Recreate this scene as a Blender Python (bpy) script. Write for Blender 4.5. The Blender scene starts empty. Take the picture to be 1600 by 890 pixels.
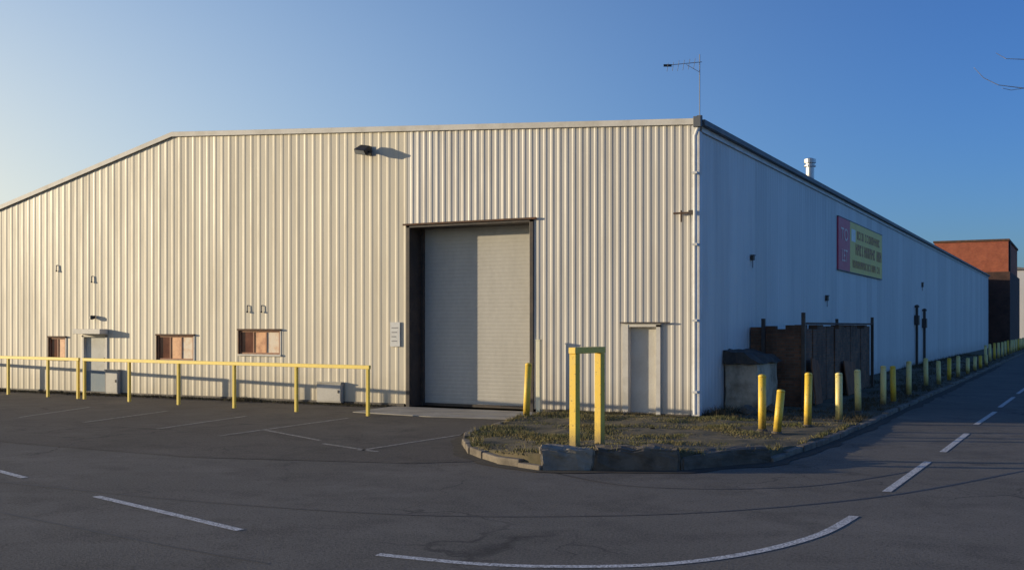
import bpy, bmesh, math, random
from mathutils import Vector, Matrix, noise as mnoise
random.seed(7)
R = math.radians
scene = bpy.context.scene
COL = scene.collection

# ------------------------------------------------------------------ survey helpers
F = 1703.0; H = 2.1; HZ = 509.0
TH = R(27.65)
CP = Vector((7.67, -23.64))
RIGHT = Vector((math.cos(TH), math.sin(TH)))
FWD = Vector((-math.sin(TH), math.cos(TH)))

def P(px, py, z=0.0):
    D = F*(H-z)/(py-HZ); X = (px-800)/F*D
    p = CP + RIGHT*X + FWD*D
    return p.x, p.y
def Q(px, py, D):
    p = CP + RIGHT*((px-800)/F*D) + FWD*D
    return Vector((p.x, p.y, H+(HZ-py)*D/F))
def ray_line(px, a, b):
    d = FWD + RIGHT*((px-800)/F)
    a = Vector(a); e = Vector(b)-a
    den = d.x*e.y - d.y*e.x
    w = a-CP
    t = (w.x*e.y - w.y*e.x)/den
    p = CP + d*t
    return p.x, p.y, t
def WF(px, py, off=0.0):
    x, y, D = ray_line(px, (-40, -off), (0, -off))
    return x, H+(HZ-py)*D/F
def WS(px, py, off=0.0):
    x, y, D = ray_line(px, (off, 0), (off, 80))
    return y, H+(HZ-py)*D/F

# ------------------------------------------------------------------ mesh builder
class MB:
    def __init__(s): s.v = []; s.f = []
    def add(s, vs, fs):
        b = len(s.v); s.v += [tuple(p) for p in vs]; s.f += [tuple(b+i for i in q) for q in fs]; return s
    def box(s, x0, x1, y0, y1, z0, z1):
        return s.add([(x0,y0,z0),(x1,y0,z0),(x1,y1,z0),(x0,y1,z0),(x0,y0,z1),(x1,y0,z1),(x1,y1,z1),(x0,y1,z1)],
              [(0,3,2,1),(4,5,6,7),(0,1,5,4),(1,2,6,5),(2,3,7,6),(3,0,4,7)])
    def beam(s, p0, p1, w, h, up=(0,0,1)):
        p0 = Vector(p0); p1 = Vector(p1); d = (p1-p0).normalized(); up = Vector(up)
        sd = d.cross(up).normalized(); u = sd.cross(d).normalized()
        vs = []
        for p in (p0, p1):
            for a, b in ((-1,-1),(1,-1),(1,1),(-1,1)):
                vs.append(p + sd*(a*w/2) + u*(b*h/2))
        return s.add(vs, [(0,1,2,3),(7,6,5,4),(0,4,5,1),(1,5,6,2),(2,6,7,3),(3,7,4,0)])
    def tube(s, pts, rs, n=12):
        pts = [Vector(p) for p in pts]
        if not isinstance(rs, (list, tuple)): rs = [rs]*len(pts)
        vs = []; fs = []
        for i, p in enumerate(pts):
            if i == 0: d = pts[1]-p
            elif i == len(pts)-1: d = p-pts[i-1]
            else: d = pts[i+1]-pts[i-1]
            if d.length < 1e-9: d = Vector((0,0,1))
            d.normalize()
            ref = Vector((0,0,1)) if abs(d.z) < .9 else Vector((1,0,0))
            a = d.cross(ref).normalized(); b = d.cross(a).normalized()
            for k in range(n):
                t = 2*math.pi*k/n
                vs.append(p + a*(math.cos(t)*rs[i]) + b*(math.sin(t)*rs[i]))
        for i in range(len(pts)-1):
            for k in range(n):
                k2 = (k+1) % n
                fs.append((i*n+k, i*n+k2, (i+1)*n+k2, (i+1)*n+k))
        fs.append(tuple(range(n))); fs.append(tuple((len(pts)-1)*n+k for k in reversed(range(n))))
        return s.add(vs, fs)
    def lathe(s, prof, c=(0,0,0), n=16):
        vs = []; fs = []
        for r, z in prof:
            for k in range(n):
                t = 2*math.pi*k/n; vs.append((c[0]+r*math.cos(t), c[1]+r*math.sin(t), c[2]+z))
        m = len(prof)
        for i in range(m-1):
            for k in range(n):
                k2 = (k+1) % n; fs.append((i*n+k, i*n+k2, (i+1)*n+k2, (i+1)*n+k))
        fs.append(tuple(reversed(range(n)))); fs.append(tuple((m-1)*n+k for k in range(n)))
        return s.add(vs, fs)
    def prism(s, poly, z0, z1):
        n = len(poly)
        vs = [(x, y, z0) for x, y in poly]+[(x, y, z1) for x, y in poly]
        fs = [tuple(reversed(range(n))), tuple(range(n, 2*n))]+[(i, (i+1) % n, n+(i+1) % n, n+i) for i in range(n)]
        return s.add(vs, fs)
    def prism_y(s, poly, y0, y1):
        n = len(poly)
        vs = [(x, y0, z) for x, z in poly]+[(x, y1, z) for x, z in poly]
        fs = [tuple(range(n)), tuple(reversed(range(n, 2*n)))]+[(i, n+i, n+(i+1) % n, (i+1) % n) for i in range(n)]
        return s.add(vs, fs)
    def sheet(s, poly, z):
        return s.add([(x, y, z) for x, y in poly], [tuple(range(len(poly)))])
    def build(s, name, m, parent=None, bevel=0, smooth=False, loc=None):
        me = bpy.data.meshes.new(name); me.from_pydata(s.v, [], s.f); me.update()
        me.materials.append(m)
        o = bpy.data.objects.new(name, me); COL.objects.link(o)
        if parent: o.parent = parent
        if loc: o.location = loc
        if smooth:
            for p in me.polygons: p.use_smooth = len(p.vertices) <= 4
        if bevel:
            b = o.modifiers.new('edge', 'BEVEL'); b.width = bevel; b.segments = 2; b.limit_method = 'ANGLE'; b.angle_limit = R(40)
        return o

def tag(o, label=None, cat=None, group=None, kind=None):
    if label: o['label'] = label
    if cat: o['category'] = cat
    if group: o['group'] = group
    if kind: o['kind'] = kind
    return o
def thing(name, label, cat, loc=(0,0,0), rz=0, group=None):
    o = bpy.data.objects.new(name, None); COL.objects.link(o)
    o.empty_display_size = .2
    o.location = loc; o.rotation_euler = (0, 0, rz)
    return tag(o, label, cat, group)
def dup(root, loc, rot, label):
    r = root.copy(); COL.objects.link(r); r.location = loc; r.rotation_euler = rot; r['label'] = label
    for ch in list(root.children):
        c = ch.copy(); COL.objects.link(c); c.parent = r
        for g in list(ch.children):
            d = g.copy(); COL.objects.link(d); d.parent = c
    return r
def roughen(o, cuts, amp, freq, amp2=0., freq2=11., seed=0., bev=0.):
    bm = bmesh.new(); bm.from_mesh(o.data)
    if bev: bmesh.ops.bevel(bm, geom=bm.edges[:], offset=bev, segments=2, affect='EDGES')
    bmesh.ops.triangulate(bm, faces=bm.faces[:]); bmesh.ops.subdivide_edges(bm, edges=bm.edges[:], cuts=cuts, use_grid_fill=True)
    for v in bm.verts:
        q = v.co*freq + Vector((seed, 3, 1)); q2 = v.co*freq2
        v.co += Vector((mnoise.noise(q), mnoise.noise(q+Vector((9, 0, 0))), mnoise.noise(q+Vector((0, 9, 0)))))*amp + Vector((mnoise.noise(q2), mnoise.noise(q2+Vector((9, 0, 0))), mnoise.noise(q2+Vector((0, 9, 0)))))*amp2
    bm.to_mesh(o.data); bm.free()

# ------------------------------------------------------------------ materials
class NT:
    def __init__(s, name, rough=.6, metal=0.0):
        s.m = bpy.data.materials.new(name); s.m.use_nodes = True
        s.t = s.m.node_tree; s.n = s.t.nodes; s.l = s.t.links
        s.b = s.n['Principled BSDF']
        s.b.inputs['Roughness'].default_value = rough; s.b.inputs['Metallic'].default_value = metal
        tc = s.n.new('ShaderNodeTexCoord'); s.obj = tc.outputs['Object']
    def rnd_obj(s):
        oi = s.n.new('ShaderNodeObjectInfo'); v = s.n.new('ShaderNodeVectorMath'); v.operation = 'MULTIPLY_ADD'
        cb = s.n.new('ShaderNodeCombineXYZ')
        for i in range(3): s.l.new(oi.outputs['Random'], cb.inputs[i])
        s.l.new(cb.outputs[0], v.inputs[0]); v.inputs[1].default_value = (37, 53, 71); s.l.new(s.obj, v.inputs[2])
        s.obj = v.outputs[0]; return oi.outputs['Random']
    def mapv(s, scale=(1,1,1)):
        v = s.n.new('ShaderNodeVectorMath'); v.operation = 'MULTIPLY'; s.l.new(s.obj, v.inputs[0]); v.inputs[1].default_value = scale
        return v.outputs[0]
    def noise(s, scale, detail=4, rough=.55, sc=(1,1,1)):
        t = s.n.new('ShaderNodeTexNoise'); t.inputs['Scale'].default_value = scale; t.inputs['Detail'].default_value = detail
        t.inputs['Roughness'].default_value = rough; s.l.new(s.mapv(sc), t.inputs['Vector']); return t.outputs['Fac']
    def rng(s, val, a, b, c=0., d=1.):
        t = s.n.new('ShaderNodeMapRange'); s.l.new(val, t.inputs[0])
        for i, x in enumerate((a, b, c, d)): t.inputs[i+1].default_value = x
        return t.outputs[0]
    def mix(s, fac, a, b, blend='MIX'):
        t = s.n.new('ShaderNodeMix'); t.data_type = 'RGBA'; t.blend_type = blend
        if isinstance(fac, (int, float)): t.inputs[0].default_value = fac
        else: s.l.new(fac, t.inputs[0])
        for i, x in ((6, a), (7, b)):
            if isinstance(x, tuple): t.inputs[i].default_value = (*x, 1)
            else: s.l.new(x, t.inputs[i])
        return t.outputs[2]
    def math(s, op, a, b=0.):
        t = s.n.new('ShaderNodeMath'); t.operation = op
        for i, x in enumerate((a, b)):
            if isinstance(x, (int, float)): t.inputs[i].default_value = x
            else: s.l.new(x, t.inputs[i])
        return t.outputs[0]
    def xyz(s):
        t = s.n.new('ShaderNodeSeparateXYZ'); s.l.new(s.obj, t.inputs[0]); return t.outputs
    def color(s, c):
        if isinstance(c, tuple): s.b.inputs['Base Color'].default_value = (*c, 1)
        else: s.l.new(c, s.b.inputs['Base Color'])
    def bump(s, h, strength=.3, dist=.01):
        t = s.n.new('ShaderNodeBump'); t.inputs['Strength'].default_value = strength; t.inputs['Distance'].default_value = dist
        s.l.new(h, t.inputs['Height']); s.l.new(t.outputs[0], s.b.inputs['Normal'])

def worn(name, c1, c2, scale=3, lo=.45, hi=.7, rough=.6, metal=0., bump=.2, sc=(1,1,1), rnd=False):
    t = NT(name, rough, metal)
    if rnd: t.rnd_obj()
    f = t.rng(t.noise(scale, 6, .65, sc), lo, hi)
    c = t.mix(f, c1, c2)
    g = t.noise(scale*9, 3)
    c = t.mix(t.rng(g, .3, .75, 0, .25), c, tuple(x*.6 for x in c1))
    t.color(c)
    if bump: t.bump(t.noise(scale*12, 4), bump, .006)
    return t.m

def paint(name, c1, c2):
    # chipped road paint: grime at the foot, scuffs and small rust chips
    t = NT(name, .5); xyz = t.xyz(); z = xyz[2]; t.rnd_obj()
    c = t.mix(t.rng(t.noise(5, 6, .65), .45, .75), c1, c2)
    c = t.mix(t.rng(t.noise(22, 4, .7), .60, .68, 0, .8), c, (.16, .085, .04))
    gz = t.math('ADD', z, t.math('MULTIPLY', t.noise(6, 4), -.45))
    c = t.mix(t.rng(gz, -.2, .12, .75, 0), c, (.12, .09, .05))
    t.color(c); t.bump(t.noise(40, 3), .15, .004); return t.m

def cladding(name, c, dirt, streak=.4, sheet=1.0, axis=0):
    t = NT(name, .5)
    xyz = t.xyz()
    a = xyz[axis]
    cell = t.math('FLOOR', t.math('DIVIDE', a, sheet))
    wn = t.n.new('ShaderNodeTexWhiteNoise'); wn.noise_dimensions = '1D'; t.l.new(cell, wn.inputs['W'])
    v = t.rng(wn.outputs['Value'], 0, 1, .87, 1.04)
    hv = t.n.new('ShaderNodeHueSaturation'); t.l.new(v, hv.inputs['Value']); hv.inputs['Color'].default_value = (*c, 1)
    sc = (1, 1, .09)
    st = t.noise(2.6, 6, .7, sc)
    col = t.mix(t.rng(st, .5, .75, 0, streak), hv.outputs[0], dirt)
    bl = t.noise(.35, 5, .6)
    col = t.mix(t.rng(bl, .45, .75, 0, .25), col, tuple(x*.75 for x in c))
    # splash dirt along the foot of the sheets
    zz = t.math('ADD', xyz[2], t.math('MULTIPLY', t.noise(1.7, 4), -1.1))
    col = t.mix(t.rng(zz, -.45, .35, .55, 0), col, dirt)
    t.color(col)
    t.l.new(t.rng(st, .3, .7, .42, .62), t.b.inputs['Roughness'])
    t.bump(t.noise(1.2, 3, .5, (1, 1, .3)), .25, .02)
    return t.m

def asphalt(name, c1, c2):
    t = NT(name, .9)
    t.b.inputs['Specular IOR Level'].default_value = .2
    f = t.rng(t.noise(.22, 6, .65), .38, .62)
    c = t.mix(f, c1, c2)
    pt = t.rng(t.noise(.9, 6, .7), .48, .63, 0, .7)
    c = t.mix(pt, c, tuple(x*.5 for x in c1))
    pl = t.rng(t.noise(.55, 5, .65), .54, .68, 0, .55)
    c = t.mix(pl, c, tuple(x*1.4 for x in c2))
    g = t.rng(t.noise(42, 3, .7), .35, .68)
    c = t.mix(t.math('MULTIPLY', g, .6), c, tuple(min(1, x*1.9) for x in c2))
    dk = t.rng(t.noise(28, 3, .7), .52, .7, 0, .65)
    c = t.mix(dk, c, tuple(x*.4 for x in c1))
    # hairline cracks
    vo = t.n.new('ShaderNodeTexVoronoi'); vo.feature = 'DISTANCE_TO_EDGE'; vo.inputs['Scale'].default_value = .42
    wv = t.n.new('ShaderNodeVectorMath'); wv.operation = 'MULTIPLY_ADD'
    nz = t.n.new('ShaderNodeTexNoise'); nz.inputs['Scale'].default_value = 1.3; nz.inputs['Detail'].default_value = 5; t.l.new(t.obj, nz.inputs['Vector'])
    t.l.new(nz.outputs['Color'], wv.inputs[0]); wv.inputs[1].default_value = (1.6, 1.6, 0); t.l.new(t.obj, wv.inputs[2])
    t.l.new(wv.outputs[0], vo.inputs['Vector'])
    cr = t.math('MULTIPLY', t.rng(vo.outputs['Distance'], 0, .014, 1, 0), t.rng(t.noise(.3, 2), .5, .62))
    c = t.mix(t.math('MULTIPLY', cr, .6), c, (.02, .02, .02))
    t.color(c)
    t.bump(t.noise(45, 4, .7), .6, .012)
    return t.m

def paint_line(name, c, under, lo=.42, hi=.6):
    t = NT(name, .75)
    f = t.rng(t.noise(7, 7, .75), lo, hi)
    f2 = t.rng(t.noise(45, 3), .3, .62)
    t.color(t.mix(t.math('MULTIPLY', f, f2), under, c)); return t.m

def brick(name, b1, b2, mortar, stain=.5):
    t = NT(name, .85)
    xyz = t.xyz()
    cb = t.n.new('ShaderNodeCombineXYZ')
    t.l.new(t.math('ADD', xyz[0], xyz[1]), cb.inputs[0]); t.l.new(xyz[2], cb.inputs[1])
    br = t.n.new('ShaderNodeTexBrick'); t.l.new(cb.outputs[0], br.inputs['Vector'])
    br.inputs['Scale'].default_value = 1; br.inputs['Brick Width'].default_value = .225; br.inputs['Row Height'].default_value = .075
    br.inputs['Mortar Size'].default_value = .008; br.inputs['Color1'].default_value = (*b1, 1); br.inputs['Color2'].default_value = (*b2, 1); br.inputs['Mortar'].default_value = (*mortar, 1)
    c = t.mix(t.rng(t.noise(1.3, 6, .7), .42, .7, 0, stain), br.outputs['Color'], tuple(x*.3 for x in b2))
    t.color(c); t.bump(br.outputs['Fac'], -.5, .01); return t.m

M = {}
M['clad_right'] = cladding('clad_right', (.62, .58, .51), (.34, .29, .22), .38)
M['clad_left'] = cladding('clad_left', (.68, .61, .47), (.42, .35, .23), .35, 1.38)  # cream sheets warmed so the low sun's glow sits in the colour
M['clad_side'] = cladding('clad_side', (.70, .70, .66), (.38, .37, .35), .3, 1.2, 1)
M['trim'] = worn('trim', (.70, .66, .58), (.52, .48, .4), 1.5)
M['trim_white'] = worn('trim_white', (.78, .77, .74), (.6, .58, .52), 1.5)
M['cabinet'] = worn('cabinet', (.48, .45, .38), (.36, .33, .27), 3)
M['roof'] = worn('roof', (.22, .23, .23), (.15, .15, .15), 1)
M['gutter'] = worn('gutter', (.12, .13, .14), (.2, .2, .2), 2)
M['dark_steel'] = worn('dark_steel', (.05, .04, .035), (.1, .07, .05), 4, rough=.5)
M['rust'] = worn('rust', (.10, .06, .038), (.21, .09, .04), 5, rough=.85)
M['rust_bright'] = worn('rust_bright', (.30, .12, .05), (.14, .07, .04), 4, rough=.9, bump=.5)
M['shutter'] = worn('shutter', (.54, .51, .44), (.44, .415, .355), 1.2, .4, .75, .5, 0, .1, (1, 1, .25))
M['door_grey'] = worn('door_grey', (.60, .57, .50), (.5, .46, .39), 2.5, .4, .75)
M['door_pale'] = worn('door_pale', (.52, .52, .48), (.42, .40, .35), 3)
M['door_blue'] = worn('door_blue', (.14, .21, .27), (.2, .25, .28), 3)
M['wood'] = worn('wood', (.38, .17, .08), (.24, .10, .05), 5, sc=(1, 1, .3))
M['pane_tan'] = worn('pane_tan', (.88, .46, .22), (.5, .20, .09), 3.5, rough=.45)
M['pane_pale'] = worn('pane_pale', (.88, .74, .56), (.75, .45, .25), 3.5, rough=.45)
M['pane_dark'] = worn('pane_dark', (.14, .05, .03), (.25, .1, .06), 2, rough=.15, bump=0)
M['black'] = worn('black', (.02, .02, .022), (.035, .035, .035), 6, rough=.4)
M['steel'] = worn('steel', (.55, .55, .55), (.4, .4, .4), 4, rough=.35, metal=.8)
M['mast_grey'] = worn('mast_grey', (.26, .29, .34), (.2, .22, .25), 4, rough=.6, bump=0)
M['lens'] = worn('lens', (.3, .32, .34), (.2, .2, .2), 3, rough=.1, bump=0)
M['yellow'] = paint('yellow', (.87, .57, .05), (.78, .55, .11))
M['yellow_pale'] = paint('yellow_pale', (.87, .71, .24), (.77, .66, .32))
M['yellow_bar'] = paint('yellow_bar', (.95, .64, .10), (.88, .60, .14))
M['yellow_rail'] = worn('yellow_rail', (.88, .65, .10), (.70, .52, .15), 4, .5, .75, .55)
M['cream_post'] = worn('cream_post', (.84, .78, .55), (.74, .66, .42), 4, .5, .75, .55)
M['concrete'] = worn('concrete', (.32, .28, .22), (.18, .15, .115), 2.2, .4, .66, .9, bump=.7, rnd=True)
M['concrete_dark'] = worn('concrete_dark', (.17, .14, .105), (.075, .062, .045), 3, .4, .66, .95, bump=.8, rnd=True)
M['kerb'] = worn('kerb', (.22, .185, .14), (.09, .075, .058), 2.5, .4, .66, .95, bump=.7)
M['apron'] = worn('apron', (.38, .355, .30), (.26, .235, .19), 1.5, .4, .7, .9, bump=.3)
M['plinth'] = worn('plinth', (.10, .085, .07), (.05, .045, .04), 3)
M['render'] = worn('render', (.62, .49, .34), (.24, .17, .11), 2.0, .42, .66, .95, bump=.7)
M['tarp'] = worn('tarp', (.055, .046, .038), (.11, .085, .06), 3, .4, .65, .9, bump=.6)
M['soil'] = worn('soil', (.14, .11, .06), (.065, .058, .028), 1.6, .4, .62, 1, bump=.8)
M['grit'] = worn('grit', (.065, .054, .037), (.04, .034, .025), 6, .4, .62, 1, bump=.8)
M['dirt'] = worn('dirt', (.10, .09, .06), (.06, .06, .04), .3, .4, .62, 1)
M['road'] = asphalt('road', (.100, .091, .074), (.140, .127, .104))
M['car_park'] = asphalt('car_park', (.080, .071, .057), (.114, .101, .081))
M['seal'] = worn('seal', (.045, .042, .034), (.065, .06, .05), 4)
M['line'] = paint_line('line', (.78, .76, .70), (.13, .12, .10), .30, .48)
M['line_faded'] = paint_line('line_faded', (.46, .43, .36), (.10, .09, .07), .36, .60)
M['brick_red'] = brick('brick_red', (.50, .125, .05), (.40, .085, .04), (.32, .17, .11), stain=.45)
M['brick_dark'] = brick('brick_dark', (.28, .12, .055), (.15, .072, .038), (.17, .12, .08), stain=.85)
M['brick_shaded'] = brick('brick_shaded', (.10, .045, .03), (.07, .035, .025), (.09, .06, .05), stain=.6)  # dark copy of the red brick, shade put into its colour
M['shed_blue'] = cladding('shed_blue', (.68, .7, .72), (.4, .4, .4), .3, 1.2, 1)
M['sign_red'] = worn('sign_red', (.66, .06, .13), (.66, .11, .18), 2, rough=.5, bump=0)
M['sign_yellow'] = worn('sign_yellow', (.92, .66, .13), (.80, .58, .15), 1, rough=.5, bump=0)
M['sign_white'] = worn('sign_white', (.75, .74, .7), (.62, .6, .55), 3, rough=.4, bump=0)
M['sign_pink'] = worn('sign_pink', (.78, .55, .52), (.7, .36, .38), 3, .4, .65, .4, bump=0)
M['ink_red'] = worn('ink_red', (.42, .13, .05), (.55, .25, .07), 2, .4, .65, bump=0)
M['ink_grey'] = worn('ink_grey', (.3, .3, .3), (.4, .38, .36), 3, bump=0)
M['bark'] = worn('bark', (.62, .58, .52), (.42, .38, .34), 6)
t = NT('grass', .9); f = t.rng(t.noise(1.1, 4), .38, .62); c = t.mix(f, (.27, .215, .075), (.12, .14, .038))
t.color(t.mix(t.rng(t.noise(14, 2), .35, .7), c, (.14, .11, .05))); M['grass'] = t.m
t = NT('weed', .9); f = t.rng(t.noise(2, 4), .38, .62); t.color(t.mix(f, (.06, .052, .025), (.095, .075, .036))); M['weed'] = t.m

# ------------------------------------------------------------------ ground, road, car park
g = MB().sheet([(-2500, -2500), (2500, -2500), (2500, 2500), (-2500, 2500)], -.03).build('ground', M['dirt']); tag(g, 'dry open ground around the industrial estate', 'ground', kind='structure')
outer = [(8.7, 160), (8.7, -8), (8.4, -11.5), (7.7, -14.2), (6.3, -16.6), (4.0, -18.2), (0, -18.9), (-60, -15.5)]
rp = [(-60, 0.3), (3.0, .3), (3.0, 160)] + outer
road = MB().sheet(list(reversed(rp)), 0).build('road', M['road']); tag(road, 'grey asphalt road bending round the warehouse corner', 'road', kind='structure')
pk = MB().sheet([(-60, -7.2), (-30, -8.9), (-9.8, -10.45), (-5, -10.6), (-1.4, -9.6), (-.2, -8.5), (-2.5, -4), (-3.3, .2), (-60, .2)], .005).build('car_park', M['car_park'])
tag(pk, 'dark asphalt car park with faded bay lines in front of the warehouse', 'car park', kind='structure')
ap = MB().prism([(-8.15, -.08), (-8.0, -2.05), (-5.6, -2.35), (-3.55, -2.1), (-3.6, -.08)], .006, .03).build('apron', M['apron'], bevel=.01)
tag(ap, 'pale concrete apron in front of the roller shutter door', 'concrete apron', kind='structure')
off = [(11.0, 160), (11.0, -8), (10.6, -12.2), (9.7, -15.6), (7.8, -18.6), (4.8, -20.5), (0, -21.3), (-60, -17.9)]
pav = MB().prism(outer+list(reversed(off)), -.02, .12).build('pavement', M['apron']); tag(pav, 'pavement along the outer side of the road bend', 'pavement', kind='structure')

def strip(mb, pts, w, z):
    pts = [Vector(p) for p in pts]; L = []; Rr = []
    for i, p in enumerate(pts):
        d = (pts[min(i+1, len(pts)-1)]-pts[max(i-1, 0)]).normalized(); nrm = Vector((-d.y, d.x))
        L.append(p+nrm*w/2); Rr.append(p-nrm*w/2)
    for i in range(len(pts)-1):
        mb.add([(*Rr[i], z), (*Rr[i+1], z), (*L[i+1], z), (*L[i], z)], [(0, 1, 2, 3)])
    return mb
def smooth_path(pts, n=8):
    pts = [Vector(p) for p in pts]; out = []
    for i in range(len(pts)-1):
        p0 = pts[max(i-1, 0)]; p1 = pts[i]; p2 = pts[i+1]; p3 = pts[min(i+2, len(pts)-1)]
        for k in range(n):
            t = k/n
            out.append(.5*((2*p1)+(p2-p0)*t+(2*p0-5*p1+4*p2-p3)*t*t+(3*p1-p0-3*p2+p3)*t**3))
    out.append(pts[-1]); return out
for a, b in (((1385,768),(1450,721)), ((1473,706),(1511,677)), ((1525,663),(1555,643)), ((1562,636),(1584,620)), ((1590,615),(1612,599)), ((150,775),(375,828)), ((-160,694),(38,746))):
    strip(MB(), [P(*a), P(*b)], .11, .005).build('lane_dash', M['line'], road)
for k in range(9):
    y = 24+k*6.2
    strip(MB(), [(5.95, y), (5.95, y+3.6)], .11, .005).build('lane_dash', M['line'], road)
cur = smooth_path([P(590,866), P(750,881), P(900,885), P(1050,880), P(1180,862), P(1280,835), P(1335,806)])
strip(MB(), cur, .11, .005).build('bend_line', M['line'], road)
for pts, w in (([(0,752),(300,782),(620,803),(900,806),(1150,797),(1400,772),(1600,735)], .05), ([(0,800),(250,850),(420,880)], .04), ([(850,735),(1000,760),(1250,760),(1430,735)], .04)):
    strip(MB(), smooth_path([P(*q) for q in pts], 14), w, .003).build('crack_seal', M['seal'], road)
for a, b in (((342,681),(545,653)), ((560,704),(748,675)), ((245,670),(385,650)), ((130,660),(262,642)), ((30,652),(140,636)), ((505,693),(590,706)), ((415,672),(500,688))):
    strip(MB(), [P(*a), P(*b)], .10, .009).build('bay_line', M['line_faded'], pk)

# ------------------------------------------------------------------ corner verge with kerb
BND = [(-3.55, -.06), (-3.3, -2.2), (-2.9, -4.6), (-2.5, -6.0), (-1.95, -7.0), (-1.2, -8.1), (-.2, -9.0), (.71, -9.4), (2.5, -8.5), (3.38, -6.9), (3.58, -3.7), (3.6, 0)]
def hgt(x, y):
    k = max(0, min(1, (-y)/1.0)) if y < 0 else 0
    base = .055 + .045*k
    return base + .17*math.exp(-(((x-1.6)/2.0)**2+((y+8.4)/2.0)**2)) + .035*mnoise.noise(Vector((x*1.1, y*1.1, 0))) + .02*mnoise.noise(Vector((x*4, y*4, 3)))
bp = []
for i in range(len(BND)-1):
    a = Vector(BND[i]); b = Vector(BND[i+1]); n = max(2, int((b-a).length/.2))
    for k in range(n): bp.append(a.lerp(b, k/n))
bp.append(Vector(BND[-1]))
top = [Vector((3.6-k*.25, -.0)) for k in range(1, 29)]
ring = bp+[Vector((p.x, -.0)) for p in top if p.x > -3.5]
c0 = Vector((.2, -3.4)); NR = 36; vs = []; fs = []
for j in range(NR+1):
    for p in ring:
        q = c0.lerp(p, max(.02, j/NR)*.985); vs.append((q.x, q.y, hgt(q.x, q.y)))
for p in ring:
    q = c0.lerp(p, .988); vs.append((q.x, q.y, -.05))
n = len(ring)
for j in range(NR+1):
    for k in range(n): fs.append((j*n+k, j*n+(k+1) % n, (j+1)*n+(k+1) % n, (j+1)*n+k))
mb = MB().add(vs, fs)
NY = 150; xs = [0.0, .5, 1.0, 1.6, 2.2, 2.8, 3.3, 3.56]; vs = []; fs = []
for j in range(NY+1):
    y = -.05 + 130*(j/NY)**1.6
    for x in xs: vs.append((x, y, hgt(x, y)))
for j in range(NY):
    for k in range(len(xs)-1):
        a = j*len(xs)+k; fs.append((a, a+1, a+1+len(xs), a+len(xs)))
mb.add(vs, fs)
verge = mb.build('verge', M['soil'], smooth=True); tag(verge, 'rough earth verge wrapping the warehouse corner inside the kerb', 'verge', kind='structure')
# washed-out grit in the gutter along the kerb
gp = [p for p in bp if p.y < -.3]+[Vector((3.62, y*.5)) for y in range(0, 80)]
mb = MB(); vs = []
for i, p in enumerate(gp):
    d = (gp[min(i+1, len(gp)-1)]-gp[max(i-1, 0)]).normalized(); nrm = Vector((d.y, -d.x))
    wd = .16+.16*max(0, mnoise.noise(Vector((p.x*1.3, p.y*1.3, 7)))+.35)+.05*mnoise.noise(Vector((p.x*6, p.y*6, 2)))
    q = p-nrm*.05; r_ = p+nrm*(wd+.07); vs += [(q.x, q.y, .009), (r_.x, r_.y, .009)]
mb.add(vs, [(2*i, 2*i+1, 2*i+3, 2*i+2) for i in range(len(gp)-1)])
tag(mb.build('gutter_grit', M['grit']), 'dark grit washed up on the asphalt along the verge kerb', 'grit', kind='structure')
kb = MB()
def kerb_run(pts, hh, step=.9, jit=.012):
    for i in range(len(pts)-1):
        a = Vector(pts[i]); b = Vector(pts[i+1]); L = (b-a).length; m = max(1, round(L/step)); d = (b-a)/m
        nrm = Vector((-d.y, d.x)).normalized()
        for k in range(m):
            p = a+d*k; q = a+d*(k+1); e = d.normalized()*.006
            p = p+e; q = q-e; jz = random.uniform(-3*jit, jit)+hh; j0 = nrm*random.uniform(-jit, jit)*1.6; j1 = nrm*random.uniform(-jit, jit)*1.6
            kb.prism([tuple(p+j0-nrm*.07), tuple(q+j1-nrm*.07), tuple(q+j1+nrm*.07), tuple(p+j0+nrm*.07)], -.02, jz)
kerb_run(BND[:8], .12, .6, .018)
kerb_run(BND[9:12]+[(3.62, 130)], .10)
kerb = kb.build('kerb', M['kerb'], bevel=.02); tag(kerb, 'weathered concrete kerb edging the corner verge', 'kerb', kind='structure')

def stone(a, b, hh, dep, m, label):
    a = Vector(a); b = Vector(b); L = (b-a).length; ang = math.atan2((b-a).y, (b-a).x)
    mb = MB(); mb.prism([(0, 0), (L, 0), (L, dep), (0, dep)], -.12, hh)
    o = mb.build('stone_block', m, loc=(a.x, a.y, 0)); o.rotation_euler = (0, 0, ang)
    roughen(o, 6, .055, 4, .03, 11, a.x*9, .03)
    return tag(o, label, 'stone block', 'edging blocks at the front of the corner verge')
stone((.70, -9.42), (1.38, -9.09), .32, .46, M['concrete'], 'pale short concrete edging block directly below the yellow goalpost barrier')
stone((1.39, -9.08), (2.51, -8.5), .31, .62, M['concrete_dark'], 'long dark weathered edging block, right of the pale edging block')
stone((2.52, -8.47), (3.41, -6.92), .22, .48, M['concrete_dark'], 'low dark edging block where the verge turns into the side road')

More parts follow.
